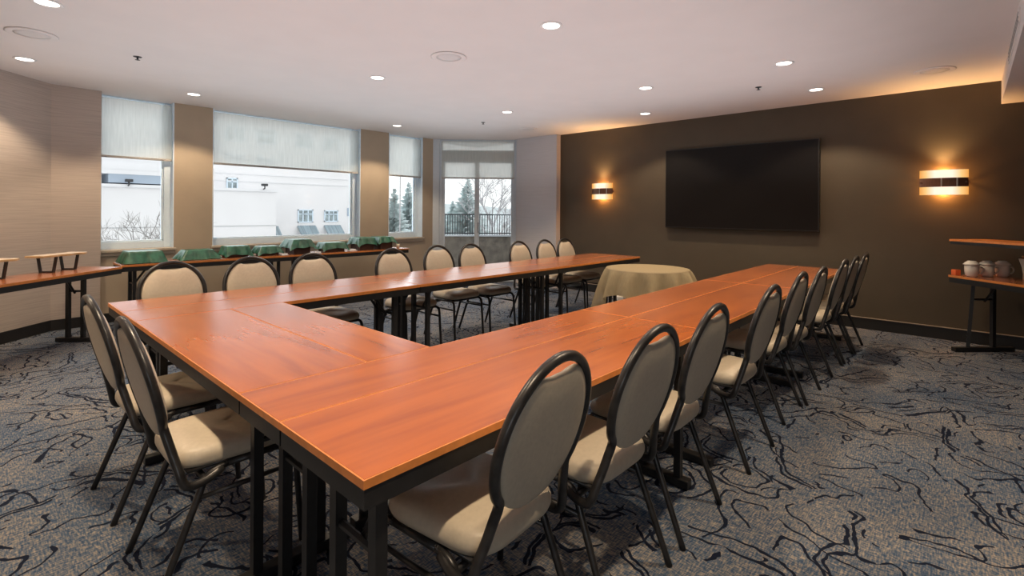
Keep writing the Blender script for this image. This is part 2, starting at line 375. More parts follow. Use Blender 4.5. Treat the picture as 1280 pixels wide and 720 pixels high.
# ------------------------------------------------------------------ chairs
def hoop_y(z): return -.205-(z-.46)*.245
def make_chair():
    t = thing('banquet_chair', '', 'chair', group='cream banquet chairs round the table')
    # seat cushion: rounded square, domed
    bm = bm_new(); rings = []; n = 44
    def outline(s, z):
        r = []
        for k in range(n):
            a = 2*PI*k/n; ca, sa = math.cos(a), math.sin(a); e = .42
            x = math.copysign(abs(ca)**e, ca); y = math.copysign(abs(sa)**e, sa)
            wd = .205+.012*y
            r.append(Vector((x*wd*s, .005+y*.215*s, z-(.012*max(0, y)**3 if z > .45 else 0))))
        return r
    for s, z in ((.88,.428),(.97,.432),(1.,.448),(1.,.462),(.975,.480),(.92,.491),(.82,.498),(.6,.504),(.3,.507),(.06,.508)): rings.append(outline(s, z))
    add_rings(bm, rings); obj('seat', bm, M['vinyl'], t, True)
    # back pad, oval with a dip for the hand hold
    bm = bm_new(); rings = []; n = 56
    def pad(s, off):
        r = []
        for k in range(n):
            a = 2*PI*k/n; x = .186*math.sin(a); z = .210*math.cos(a)
            x = math.copysign(abs(math.sin(a))**.9, math.sin(a))*.196
            if z > 0: z -= .031*math.exp(-(x/.075)**4)*(z/.210)**2
            x *= s; zz = .738+z*s
            r.append(Vector((x, hoop_y(zz)+off, zz)))
        return r
    for s, o_ in ((.05,-.018),(.5,-.0175),(.85,-.016),(.955,-.012),(.99,-.005),(1.,.002),(.985,.010),(.93,.020),(.8,.029),(.5,.036),(.05,.038)): rings.append(pad(s, o_))
    add_rings(bm, rings); obj('backrest', bm, M['vinyl'], t, True)
    # hoop frame
    half = []
    for k in range(0, 13):
        a = PI*.5-k/12*PI*.725
        half.append((.211*math.cos(a), .740+.226*math.sin(a)))
    half += [(.172,.545),(.186,.492),(.205,.445),(.214,.408)]
    R = [(x, hoop_y(z), z) for x, z in half]+[(.217,-.172,.385),(.212,-.115,.388),(.200,-.06,.408)]
    pts = [(-x, y, z) for x, y, z in R[::-1]]+R[1:]
    bm = bm_new(); add_tube(bm, smooth_path(pts, 3), .0152, 10); obj('back_frame', bm, M['tube'], t, True)
    # seat frame: side rails, rear cross bar and a plate below the cushion
    bm = bm_new()
    for s in (-1,1): add_tube(bm, [(s*.196,-.05,.415),(s*.196,.16,.415)], .0125, 8)
    add_tube(bm, [(-.199,-.115,.383),(.199,-.115,.383)], .0115, 8); add_tube(bm, [(-.196,.15,.41),(.196,.15,.41)], .0115, 8)
    box2(bm, (-.185,-.17,.418), (.185,.19,.428)); obj('seat_frame', bm, M['tube'], t, True)
    for s in (-1,1):
        bm = bm_new(); add_tube(bm, smooth_path([(s*.196,-.04,.415),(s*.197,-.085,.408),(s*.199,-.118,.38),(s*.203,-.160,.28),(s*.212,-.270,.0)], 4), .0125, 10); obj('leg', bm, M['tube'], t, True)
        bm = bm_new(); add_tube(bm, smooth_path([(s*.196,.15,.415),(s*.196,.190,.408),(s*.198,.212,.378),(s*.200,.220,.28),(s*.205,.240,.0)], 4), .0125, 10); obj('leg', bm, M['tube'], t, True)
        bm = bm_new(); add_tube(bm, [(s*.201,-.141,.325),(s*.199,.217,.325)], .009, 8); obj('stretcher', bm, M['tube'], t, True)
    return t
chair0 = make_chair(); used = [False]
def place(x, y, rz, label):
    if not used[0]:
        used[0] = True; chair0.location = (x,y,0); chair0.rotation_euler = (0,0,rz); chair0['label'] = label; return chair0
    return dup(chair0, (x,y,0), rz, label)
# right side row, backs to the camera side (chairs face +Y)
RX = [(1.09,1.16,.07),(1.625,1.12,.0),(2.17,1.125,.02),(2.98,1.115,.0),(3.78,1.15,.0),(4.25,1.12,.0),(5.10,1.115,.0),(5.60,1.105,.0),(6.07,1.09,.0)]
RL = ['large cream oval-back chair in the foreground, nearest in the right-hand row',
 'second chair back from the foreground in the right-hand row', 'third chair back from the foreground in the right-hand row',
 'fourth chair in the right-hand row, at the first table joint', 'fifth chair from the foreground in the right-hand row, middle of the row',
 'sixth chair from the foreground in the right-hand row, tight against the fifth', 'third chair from the dark wall in the right-hand row',
 'second to last chair of the right-hand row by the dark wall', 'last chair of the right-hand row, closest to the dark wall']
for (x, y, a), l in zip(RX, RL): place(x, y, a, l)
for (x, y, a), l in zip([(.70,2.25,-PI/2),(.685,2.94,-PI/2+.03)], ['left foreground chair with sunlit seat, nearer of the two at the table end', 'farther of the two chairs at the near table end, behind the other']):
    place(x, y, a, l)
LX = [(1.02,4.09),(1.58,4.10),(2.10,4.09),(2.955,4.09),(3.63,4.19),(4.10,4.14),(4.93,4.10),(5.47,4.09),(5.965,4.11)]
LL = ['leftmost chair behind the window-side tables, below the narrow left window', 'second chair from the left behind the window-side tables',
 'third chair from the left behind the window-side tables', 'fourth chair behind the window-side tables, below the narrow right window',
 'chair just left of the balcony door behind the window-side tables', 'chair in front of the balcony door behind the window-side tables',
 'chair at right edge of the balcony door by the grey panel', 'chair in front of the pale grey wall panel', 'last window-side chair, where grey panel meets the dark wall']
for (x, y), l in zip(LX, LL): place(x, y, PI, l)

# ------------------------------------------------------------------ tables
def table(x1, x2, y1, y2, label, along='x', ends=(.12,.18), posts=None, bar=None, loc=None, rotz=None, splay=0., group='cherry folding tables of the U'):
    """laminate folding table; posts = offsets of the two posts across the depth (from the centre), ends = leg set-in from each end"""
    L, Wd = (x2-x1, y2-y1) if along == 'x' else (y2-y1, x2-x1)
    t = thing('folding_table', label, 'table', loc or ((x1+x2)/2, (y1+y2)/2, 0), (0 if along == 'x' else PI/2) if rotz is None else rotz, group)
    l, w = L/2-.0012, Wd/2-.0012; e = .005; H = .75
    bm = bm_new(); box2(bm, (-l+e, -w+e, H-.024), (l-e, w-e, H)); obj('tabletop', bm, M['wood'], t)
    bm = bm_new()
    box2(bm, (-l, -w, H-.022), (l, -w+e, H-.0006)); box2(bm, (-l, w-e, H-.022), (l, w, H-.0006)); box2(bm, (-l, -w+e, H-.022), (-l+e, w-e, H-.0006)); box2(bm, (l-e, -w+e, H-.022), (l, w-e, H-.0006))
    obj('edge_band', bm, M['woodedge'], t)
    bm = bm_new(); a = .012; q = .004
    box2(bm, (-l+q, -w+q, H-.074), (l-q, -w+q+a, H-.024)); box2(bm, (-l+q, w-q-a, H-.074), (l-q, w-q, H-.024)); box2(bm, (-l+q, -w+q+a, H-.074), (-l+q+a, w-q-a, H-.024)); box2(bm, (l-q-a, -w+q+a, H-.074), (l-q, w-q-a, H-.024))
    obj('apron', bm, M['black'], t)
    pa = posts or (-w*.5, w*.5); bw = bar or (-w*.92, w*.92)
    for sx, en in ((-1, ends[0]), (1, ends[1])):
        x = sx*(L/2-en)
        for j, py in enumerate(pa):
            bm = bm_new()
            if splay and j == 1:
                add_tube(bm, [(x, py+splay, .035), (x, py, H-.024)], .021, 4)
            else: box2(bm, (x-.017, py-.017, .045), (x+.017, py+.017, H-.024))
            obj('leg', bm, M['black'], t)
        bm = bm_new(); box2(bm, (x-.026, bw[0], .004), (x+.026, bw[1], .045)); obj('foot_bar', bm, M['black'], t, bevel=.004)
        bm = bm_new(); py = sum(pa)/2; add_tube(bm, [(x-sx*.012, py, .50), (x-sx*.16, py, H-.03)], .011, 6); add_tube(bm, [(x, pa[0], .52), (x, pa[1], .52)], .011, 6); obj('brace', bm, M['black'], t)
    return t
X0, XA, XB, XC = .61, 2.632, 4.60, 6.57
V0, VM, V1, V2, VN, V3 = 1.018, 1.482, 1.811, 3.391, 3.756, 4.175
po = (.105, .185)     # outer right row: posts kept clear of the seats
for i, (a, b) in enumerate(((X0,XA),(XA,XB),(XB,XC))):
    n_ = ('nearest', 'middle', 'far')[i]
    table(a, b, V0, VM, n_+' table in the outer strip of the right-hand row, along the chairs', ends=(.075,.22), posts=(-.175,.02) if i == 0 else po, bar=(-.235,.22) )
    table(a, b, VM, V1, n_+' table in the inner strip of the right-hand row, facing the open middle', ends=(.13,.2), posts=(-.09,.09))
table(X0, 1.099, V1, V2, 'near end table of the U, outer strip beside the two left chairs', 'y', ends=(.11,.15), posts=(-.10,.14))
table(1.099, 1.421, V1, V2, 'near end table of the U, inner strip facing the open middle', 'y', ends=(.13,.15), posts=(-.09,.09))
XD, XF, XG = 2.555, 4.47, 6.335
for i, (a, b) in enumerate(((X0,XD),(XD,XF),(XF,XG))):
    n_ = ('left', 'middle', 'far right')[i]
    table(a, b, V2, VN, n_+' table in the inner strip of the window-side row', ends=(.14,.2), posts=(-.10,.10))
    table(a, b, VN, V3, n_+' table in the chair-side strip of the window-side row', ends=(.11,.12), posts=(-.17,-.10), bar=(-.19,.05))
# buffet tables
table(1.11, 3.0, 6.82, 7.29, 'left buffet table under the windows with green draped boxes', ends=(.14,.16), group='buffet tables along the walls')
table(3.0, 4.90, 6.82, 7.29, 'right buffet table under the windows, ending by the narrow right window', ends=(.14,.16), group='buffet tables along the walls')
d45 = Vector((math.sqrt(.5), math.sqrt(.5), 0))
ce = Vector((1.10, 6.68, 0))-d45*.96+Vector((-d45.y, d45.x, 0))*.225
table(0, 1.92, 0, .45, 'diagonal side table in the left corner holding small wooden risers', loc=(ce.x, ce.y, 0), rotz=PI/4, ends=(.2,.20), posts=(.02,.17), bar=(-.11,.28), group='buffet tables along the walls')
cdir = Vector((-math.sqrt(.5), -math.sqrt(.5), 0))        # coffee table runs away to the right
cn = Vector((math.sqrt(.5), -math.sqrt(.5), 0))           # towards its back
cl = Vector((6.79, .165, 0))                              # its front left corner
def cpt(s, d_, z=0): v = cl+cdir*s+cn*d_; return (v.x, v.y, z)
cc = cpt(.9, .235)
table(0, 1.8, 0, .47, 'coffee service table with white mugs by the dark wall at right', loc=cc, rotz=PI+PI/4+PI, ends=(.14,.14), posts=(-.10,.10), bar=(-.31,.31), splay=.06, group='buffet tables along the walls')

# ------------------------------------------------------------------ things on the buffet tables
def drape(x1, x2, y1, y2, zt, zb, flare, seed, droop=.8):
    """cloth draped over a box: flat top, sloping skirt with low pointed corners"""
    rnd = random.Random(seed); cx, cy = (x1+x2)/2, (y1+y2)/2; hx, hy = (x2-x1)/2, (y2-y1)/2
    N = 14; per = []
    for i in range(N): per.append((-1+2*i/N, -1))
    for i in range(N): per.append((1, -1+2*i/N))
    for i in range(N): per.append((1-2*i/N, 1))
    for i in range(N): per.append((-1, 1-2*i/N))
    ph = rnd.random()*6
    bm = bm_new(); rings = []
    def ring(s, z, out=0., t=0.):
        r = []
        for k, (u, v) in enumerate(per):
            cor = (abs(u)*abs(v))**6
            wob = .013*math.sin(k*.9+ph)*t+.009*math.sin(k*1.9+ph*2)*t+.018*cor*t
            o = out+wob; zz = z
            zz -= cor*droop*(zt-zb)*t*.5 if zb > .78 else 0
            zz += (.006*math.sin(k*.55+ph))*t if zb > .78 else 0
            zz = max(zz, .7525)
            rr = Vector((cx+u*(hx*s)+u*o*(1.0 if abs(u) >= .999 else .75), cy+v*(hy*s)+v*o*(1.0 if abs(v) >= .999 else .75), zz+.002*math.sin(k*1.7)*(s if t == 0 else 0)))
            r.append(rr)
        return r
    for s in (.02, .4, .8, .97): rings.append(ring(s, zt+.003*(1-s)))
    rings.append(ring(1., zt-.004))
    for t in (.2, .5, .8, 1.): rings.append(ring(1., zt-.004-(zt-.004-zb)*t, flare*t, t))
    vs = [[bm.verts.new(p) for p in r] for r in rings]; n = len(per)
    for A, B in zip(vs, vs[1:]):
        for k in range(n): bm.faces.new((A[k], A[(k+1)%n], B[(k+1)%n], B[k]))
    bm.faces.new(vs[0])
    return bm
TR = [ # x1,x2, y1,y2, top z, hem z, flare, box?, label
 (1.19,1.51,6.92,7.23,.885,.756,.045,0,'green cloth hump at the left end of the buffet, below the narrow left window'),
 (1.76,2.06,6.98,7.20,.868,.756,.05,0,'pale lit green cloth on the buffet in front of the first beige pier'),
 (2.22,2.48,6.98,7.22,.895,.785,.03,1,'green cloth on the buffet at the left edge of the big window'),
 (2.63,2.87,6.97,7.20,.875,.785,.035,1,'low green cloth on the buffet just left of the tallest draped box'),
 (3.03,3.28,6.90,7.20,.955,.845,.05,1,'green cloth on the tallest draped box below the middle of the big window'),
 (3.52,3.84,6.96,7.20,.888,.800,.035,1,'low green cloth on the buffet just right of the tallest draped box'),
 (4.06,4.32,6.92,7.22,.945,.845,.035,1,'green cloth on the draped box below the second beige pier'),
 (4.42,4.66,6.92,7.20,.945,.860,.035,1,'green cloth at the right end of the buffet, next to the narrow right window')]
for i, (x1,x2,y1,y2,zt,zb,fl,bx,l) in enumerate(TR):
    o = obj('green_cloth', drape(x1,x2,y1,y2,zt,zb,fl,i), M['teal'], smooth=False); tag(o, l, 'cloth', 'green cloths on the buffet')
    for p_ in o.data.polygons: p_.use_smooth = True
    if bx:
        bm = bm_new(); box2(bm, (x1+.008, y1+.008, .7505), (x2-.008, y2-.008, zt-.012))
        b_ = obj('display_box', bm, M['boxbrown'], bevel=.004); tag(b_, ['','','dark brown box under the cloth at the left edge of the big window','dark brown box under the low cloth left of the tallest draped box','tallest dark box on the buffet, under its green cloth','dark brown box under the low cloth right of the tallest draped box','dark brown box under the cloth below the second beige pier','dark brown box under the last cloth at the right buffet end'][i], 'box', 'dark boxes under the green cloths')
for (x, y, rz, l) in ((2.905,6.875,.2,'small white paper card on the buffet left of the tallest draped box'), (3.37,6.87,-.2,'small white paper card on the buffet right of the tallest draped box')):
    bm = bm_new(); R_ = Matrix.Rotation(rz,3,'Z'); add_box(bm, (x,y,.7535), (.08,.05,.003), R_); add_box(bm, (x,y+.012,.764), (.08,.002,.022), R_)
    tag(obj('paper_card', bm, M['paperw']), l, 'card', 'paper cards')
bm = bm_new(); add_lathe(bm, [(0,0),(.024,0),(.030,.07),(.028,.07),(.022,.006),(0,.006)], 20, (4.76,6.93,.7505)); tag(obj('paper_cup', bm, M['cream'], smooth=True), 'small cream cup at the right end of the buffet by the last box', 'cup')
bm = bm_new(); add_prism(bm, [(3.90,6.95),(4.02,6.93),(4.01,7.02),(3.92,7.04)], .7505, .762); add_prism(bm, [(3.92,6.97),(4.01,6.95),(3.97,7.03)], .762, .775); tag(obj('folded_napkin', bm, M['paperw'], bevel=.002), 'white folded napkin between two draped boxes on the buffet', 'napkin')

# live edge wooden risers on the diagonal side table
def riser(c, label):
    t = thing('wooden_riser', label, 'display riser', (c[0], c[1], .75), PI/4, 'live edge wooden risers')
    bm = bm_new(); rnd = random.Random(len(label)); n = 22; top = []
    for i in range(n+1): top.append((-.26+.52*i/n, -.085+.012*math.sin(i*.9)+.006*rnd.uniform(-1,1)))
    for i in range(n+1): top.append((.26-.52*i/n, .085+.010*math.sin(i*1.2)+.006*rnd.uniform(-1,1)))
    add_prism(bm, top, .150, .170); obj('slab', bm, M['slab'], t, bevel=.003)
    for x in (-.125, .125):
        bm = bm_new()
        for s in (-1, 1):
            a, b = Vector((x, s*.085, .150)), Vector((x, s*.060, .0))
            for p0, p1 in ((a, b),):
                q = [(p0.x-.012, p0.y-.007, p0.z), (p0.x+.012, p0.y-.007, p0.z), (p0.x+.012, p0.y+.007, p0.z), (p0.x-.012, p0.y+.007, p0.z)]
                r_ = [(p1.x-.012, p1.y-.007, p1.z+.0005), (p1.x+.012, p1.y-.007, p1.z+.0005), (p1.x+.012, p1.y+.007, p1.z+.0005), (p1.x-.012, p1.y+.007, p1.z+.0005)]
                add_rings(bm, [[Vector(v) for v in q], [Vector(v) for v in r_]])
        box2(bm, (x-.012, -.06, .0005), (x+.012, .06, .012)); obj('leg', bm, M['black'], t)
    return t
riser((.585, 6.64), 'complete pale wooden riser with black legs on the diagonal side table')
riser((.06, 6.155), 'pale wooden riser cut off by the left edge of the photo')

# coffee corner at right
t = thing('riser_shelf', 'orange wood shelf raised above the coffee table at right', 'shelf', cpt(.9,.235,.75), PI/4)
bm = bm_new(); box2(bm, (-.9,-.19,.345), (.9,.225,.365)); obj('shelf_board', bm, M['woodedge'], t)
bm = bm_new(); box2(bm, (-.895,-.185,.315), (.895,.22,.345)); obj('shelf_frame', bm, M['black'], t)
for x in (-.875, .15):
    for y in (-.16,): 
        bm = bm_new(); box2(bm, (x-.012,y-.012,.0005), (x+.012,y+.012,.315)); obj('post', bm, M['black'], t)
mug = None
def make_mug():
    t = thing('coffee_mug', '', 'mug', group='white mugs on the coffee table')
    bm = bm_new(); add_lathe(bm, [(0,0),(.034,0),(.046,.012),(.051,.05),(.052,.105),(.049,.107),(.047,.10),(.046,.05),(.040,.012),(0,.010)], 28); obj('body', bm, M['ceramic'], t, True)
    bm = bm_new(); add_tube(bm, smooth_path([(.048,0,.088),(.078,0,.086),(.088,0,.060),(.075,0,.034),(.046,0,.026)],4), .0065, 8); obj('handle', bm, M['ceramic'], t, True)
    return t
ML = ['left white mug on the coffee table, next to the orange box', 'middle white mug of the row on the coffee table', 'right white mug of the row on the coffee table']
for j in range(3):
    p = cpt(.15, .10+.16*j, .7505)
    if mug is None: mug = make_mug(); mug.scale = (1.08,)*3; mug.location = p; mug.rotation_euler = (0,0,-PI/4-.25); mug['label'] = ML[0]
    else: dup(mug, p, -PI/4-.25, ML[j])
sa = None
for j, nm in enumerate(('left', 'middle', 'right')):
    p = cpt(.15, .10+.16*j, .7505+.1075*1.08); l = 'white saucer upturned on top of the %s mug on the coffee table' % nm
    if sa is None:
        bm = bm_new(); add_lathe(bm, [(0,.034),(.030,.034),(.034,.028),(.050,.018),(.066,.001),(.068,.004),(.052,.023),(.036,.034),(.034,.040),(.030,.040),(.029,.037),(0,.037)], 32)
        sa = obj('saucer', bm, M['ceramic'], smooth=True, loc=p); tag(sa, l, 'saucer', 'upturned saucers on the mugs')
    else:
        c = sa.copy(); C.objects.link(c); c.location = p; c['label'] = l
bm = bm_new(); R_ = Matrix.Rotation(PI/4,3,'Z'); p = cpt(.045,.04,.7505+.028); add_box(bm, p, (.05,.055,.056), R_); tag(obj('sachet_box', bm, M['orange'], bevel=.003), 'small bright orange box at the left end of the coffee table', 'box')
p = cpt(.40,.42,.7505)
t = thing('stick_holder', 'cream flared holder of tan sticks at the right edge of the photo', 'holder', p)
bm = bm_new(); add_lathe(bm, [(0,0),(.045,0),(.043,.05),(.052,.12),(.075,.20),(.071,.20),(.048,.12),(.039,.05),(.039,.01),(0,.01)], 28); obj('cup_body', bm, M['cream'], t, True)
for i in range(7):
    a = i*.9; bm = bm_new(); add_tube(bm, [(.018*math.cos(a),.018*math.sin(a),.012),(.052*math.cos(a),.052*math.sin(a),.225)], .004, 6); obj('stick', bm, M['stick'], t)

# round table with a square linen cloth
rc = Vector((5.10, 2.645, 0)); RR = .44
t = thing('round_table', 'round pedestal table under the beige cloth', 'table', rc)
bm = bm_new(); add_lathe(bm, [(0,.715),(RR,.715),(RR+.004,.728),(RR,.742),(0,.742)], 48); obj('tabletop', bm, M['boxbrown'], t, True)
bm = bm_new(); add_lathe(bm, [(0,.03),(.05,.03),(.042,.08),(.036,.4),(.042,.715),(0,.715)], 20); obj('pedestal', bm, M['black'], t, True)
for k in range(4):
    a = k*PI/2+.3; bm = bm_new(); add_tube(bm, [(.03*math.cos(a),.03*math.sin(a),.06),(.30*math.cos(a),.30*math.sin(a),.024)], .022, 8); obj('foot', bm, M['black'], t)
bm = bm_new(); N = 144; rings = []
a0 = math.atan2(.736,-.677)
for r in (.02,.2,.35,.45): rings.append([Vector((r*math.cos(2*PI*k/N), r*math.sin(2*PI*k/N), .7455)) for k in range(N)])
for tt in (0,.06,.2,.4,.6,.8,1.):
    rg = []
    for k in range(N):
        a = 2*PI*k/N; b = a-a0
        L = min(.80/max(abs(math.cos(b)), abs(math.sin(b))), 1.13)-RR-.01
        c4 = (1-math.cos(4*b))/2   # 0 at side middles' corners...
        fold = .050*math.cos(13*b+.6)*tt**.6+.028*math.cos(8*b+1.)*tt
        # square corners lie where |cos|=|sin|; swing them so one corner points left and one at the viewer
        b2 = b+PI/4; L = min(.70/max(abs(math.cos(b2)), abs(math.sin(b2))), .93)-RR-.01
        ro = RR+.011+.03*tt+(fold*.9+.072*tt**.6)*(tt > 0)+.05*tt*(L-.33)
        rg.append(Vector((ro*math.cos(a), ro*math.sin(a), .743-tt*L*.97)))
    rings.append(rg)
vs = [[bm.verts.new(p) for p in r] for r in rings]
for A, B in zip(vs, vs[1:]):
    for k in range(N): bm.faces.new((A[k], A[(k+1)%N], B[(k+1)%N], B[k]))
bm.faces.new(vs[0])
o = obj('tablecloth', bm, M['linen'], smooth=True, loc=rc); tag(o, 'beige pleated linen cloth over the small round table', 'tablecloth')
bm = bm_new(); add_box(bm, (6.80,3.98,.034), (.14,.09,.066), Matrix.Rotation(.6,3,'Z')); tag(obj('power_box', bm, M['paperw'], bevel=.004), 'small white box on the carpet, seen below the hem of the round tablecloth', 'power box')

# ------------------------------------------------------------------ wall things
t = thing('television', 'large black flat television on the dark wall', 'television', (7.13, 2.39, 1.722))
bm = bm_new(); box2(bm, (-.012, -1.012, -.582), (.03, 1.012, .582)); obj('casing', bm, M['tvedge'], t, bevel=.006)
bm = bm_new(); box2(bm, (-.0145, -1.0, -.566), (-.0122, 1.0, .570)); obj('screen', bm, M['tv'], t)
bm = bm_new(); box2(bm, (.03, -.45, -.3), (.083, .45, .3)); obj('mount', bm, M['black'], t)
def sconce(y, label):
    t = thing('wall_sconce', label, 'wall light', (XE, y, 1.715), 0, 'two glass wall sconces')
    w, dp = .2025, .095
    def bow(z0, z1, off, th=.006):
        bm = bm_new(); n = 18; rs = []
        for i in range(n+1):
            u = -1+2*i/n; x = -(dp*(1-.55*u*u)+off); yy = w*u
            rs.append([Vector((x,yy,z0)), Vector((x,yy,z1)), Vector((x+th,yy,z1)), Vector((x+th,yy,z0))])
        add_rings(bm, rs); return bm
    obj('glass_shade', bow(.048,.135,0), GL, t); obj('glass_shade', bow(-.135,-.048,0), GL, t)
    obj('metal_band', bow(-.048,.048,.004,.012), M['bronze'], t)
    for u in (-.55, .08):
        x = -(dp*(1-.55*u*u)+.007); bm = bm_new(); box2(bm, (x, w*u-.006, -.047), (x+.004, w*u+.006, .047)); obj('clip', bm, M['clip'], t)
    bm = bm_new(); box2(bm, (-.02,-.07,-.06), (0,.07,.06)); box2(bm, (-.06,-.19,-.012), (-.0,-.175,.012)); box2(bm, (-.06,.175,-.012), (-.0,.19,.012)); obj('back_plate', bm, M['bronze'], t)
    for z, nm in ((.09,'upper'), (-.09,'lower')):
        l = bpy.data.lights.new('sconce_bulb', 'POINT'); l.energy = SC_W; l.color = (1,.40,.09); l.shadow_soft_size = .025
        o = bpy.data.objects.new('bulb', l); C.objects.link(o); o.parent = t; o.location = (-.05, 0, z)
    l = bpy.data.lights.new('sconce_uplight', 'SPOT'); l.energy = 27; l.color = (1,.62,.27); l.spot_size = math.radians(120); l.spot_blend = 1.; l.shadow_soft_size = .04
    o = bpy.data.objects.new('uplight', l); C.objects.link(o); o.parent = t; o.location = (-.085, 0, .145); o.rotation_euler = (PI,-.12,0)
m_, nt_, out_ = new_mat('glowing_glass')
e1 = node(nt_, 'ShaderNodeEmission', Strength=.95); tr = node(nt_, 'ShaderNodeBsdfTranslucent'); ad = node(nt_, 'ShaderNodeAddShader')
cv = coords(nt_, 'Generated'); sp = node(nt_, 'ShaderNodeSeparateXYZ'); lk(nt_, cv, sp.inputs[0])
q1 = node(nt_, 'ShaderNodeMath', operation='SUBTRACT'); lk(nt_, sp.outputs['Y'], q1.inputs[0]); q1.inputs[1].default_value = .5
q2 = node(nt_, 'ShaderNodeMath', operation='ABSOLUTE'); lk(nt_, q1.outputs[0], q2.inputs[0])
cc_ = ramp(nt_, q2.outputs[0], [(.18,(1,.92,.78)), (.36,(.95,.62,.25)), (.5,(.8,.36,.08))])
lk(nt_, cc_, e1.inputs['Color']); tr.inputs['Color'].default_value = (.10,.07,.04,1)
lk(nt_, e1.outputs[0], ad.inputs[0]); lk(nt_, tr.outputs[0], ad.inputs[1]); lk(nt_, ad.outputs[0], out_.inputs['Surface']); GL = m_
SC_W = 11.
sconce(.217, 'glowing glass wall sconce on the dark wall right of the television')
sconce(4.55, 'glowing glass wall sconce on the dark wall left of the television')
def outlet(loc, rz, label):
    t = thing('wall_outlet', label, 'outlet', loc, rz, 'white wall outlets')
    bm = bm_new(); box2(bm, (-.036,0,-.058), (.036,.006,.058)); obj('cover_plate', bm, M['plate'], t, bevel=.002)
    for z in (-.022,.022):
        bm = bm_new(); box2(bm, (-.014,.006,z-.012), (.014,.0075,z+.012)); obj('socket', bm, M['paperw'], t)
outlet((3.45, YN, .33), PI, 'white outlet low on the window wall under the buffet')
outlet((7.1, 5.60, .42), PI/2, 'white outlet low on the grey panel behind the far chairs')

# ------------------------------------------------------------------ ceiling things and lamps
DOWN = [(.34,4.59,'partly cropped downlight at the top left corner of the photo'),(.33,6.48,'downlight above the diagonal side table at far left'),(1.81,6.90,'downlight in front of the first beige pier'),
 (4.70,6.89,'downlight in front of the second beige pier'),(2.865,4.56,'downlight left of centre, above the window-side table row'),(2.92,2.305,'nearest and largest downlight, top centre of the photo'),
 (5.06,4.765,'downlight above the far chairs of the window-side row'),(5.09,2.673,'downlight in front of the television, nearer of the middle two'),(6.41,3.37,'downlight closest to the left half of the television'),
 (5.084,1.275,'downlight above the right-hand table row, nearer the camera'),(6.404,1.279,'downlight close to the dark wall between television and right sconce')]
HID = [(.34,2.30),(2.92,.35),(.4,.35),(-1.2,4.5)]
LAMP_W = 90.
SPOT = math.radians(118)
def lamp(x, y, z, w, size=SPOT, blend=.32, parent=None, col=(1,.77,.52)):
    l = bpy.data.lights.new('downlight_lamp', 'SPOT'); l.energy = w; l.spot_size = size; l.spot_blend = blend; l.color = col; l.shadow_soft_size = .05
    o = bpy.data.objects.new('lamp', l); C.objects.link(o)
    if parent: o.parent = parent; o.location = (0,0,-.016)
    else: o.location = (x,y,z)
dl0 = None
def downlight(x, y, z, label):
    t = thing('recessed_downlight', label, 'ceiling light', (x,y,z), 0, 'recessed ceiling downlights')
    bm = bm_new(); add_lathe(bm, [(.064,0),(.082,0),(.084,-.003),(.080,-.006),(.064,-.004)], 36); obj('trim_ring', bm, M['ring'], t, True)
    bm = bm_new(); add_lathe(bm, [(0,-.003),(.064,-.003),(.064,-.0005),(0,-.0005)], 32); obj('lens', bm, M['lens'], t)
    lamp(x, y, z, LAMP_W, parent=t); return t
for x, y, l in DOWN: downlight(x, y, CEIL, l)
for x, y in HID: lamp(x, y, CEIL-.02, LAMP_W*1.75)
for x, y, l in ((2.903,3.458,'round ceiling speaker at top centre left of the nearest downlight'),(.32,5.489,'round ceiling speaker in the top left corner'),(6.286,.262,'round ceiling speaker near the soffit at right'),(6.32,5.467,'faint round ceiling speaker in front of the grey panel')):
    t = thing('ceiling_speaker', l, 'speaker', (x,y,CEIL), 0, 'round ceiling speakers')
    bm = bm_new(); add_lathe(bm, [(.112,0),(.155,0),(.160,-.006),(.150,-.011),(.112,-.008)], 40); obj('rim', bm, M['ceiling'], t, True)
    bm = bm_new(); add_lathe(bm, [(0,-.009),(.07,-.0085),(.112,-.007),(.112,-.0005),(0,-.0005)], 36); obj('grille', bm, M['grille'], t, True)
for x, y, l in ((1.02,5.592,'small dark sprinkler above the left window table'),(5.871,1.726,'small dark sprinkler above the far end of the right-hand row'),(5.411,5.607,'small dark sprinkler near the balcony door')):
    t = thing('sprinkler_head', l, 'sprinkler', (x,y,CEIL), 0, 'ceiling sprinklers')
    bm = bm_new(); add_lathe(bm, [(0,-.004),(.03,-.004),(.034,0),(0,0)], 20); obj('escutcheon', bm, M['spk'], t, True)
    bm = bm_new(); add_tube(bm, [(0,0,-.004),(0,0,-.028)], .008, 8); add_lathe(bm, [(0,-.030),(.02,-.030),(.02,-.028),(0,-.028)], 16); obj('deflector', bm, M['spk'], t)
# added fill lamps, not fixtures of the room
def area(loc, rot, size, w, col):
    l = bpy.data.lights.new('fill_lamp', 'AREA'); l.shape = 'RECTANGLE'; l.size, l.size_y = size; l.energy = w; l.color = col
    o = bpy.data.objects.new('fill_lamp', l); C.objects.link(o); o.location = loc; o.rotation_euler = rot; return o
area((3.1,3.6,1.75), (PI,0,0), (6.4,6.4), 74, (.88,.94,1))     # added uplight in mid-room, no fixture there, brightens the ceiling

fill = area((-1.5,-1.7,.85), Vector((-.72,-.66,-.06)).to_track_quat('Z','Y').to_euler(), (1.6,.9), 14, (.86,.94,1))     # added unseen fill behind the camera, lifts the chair backs

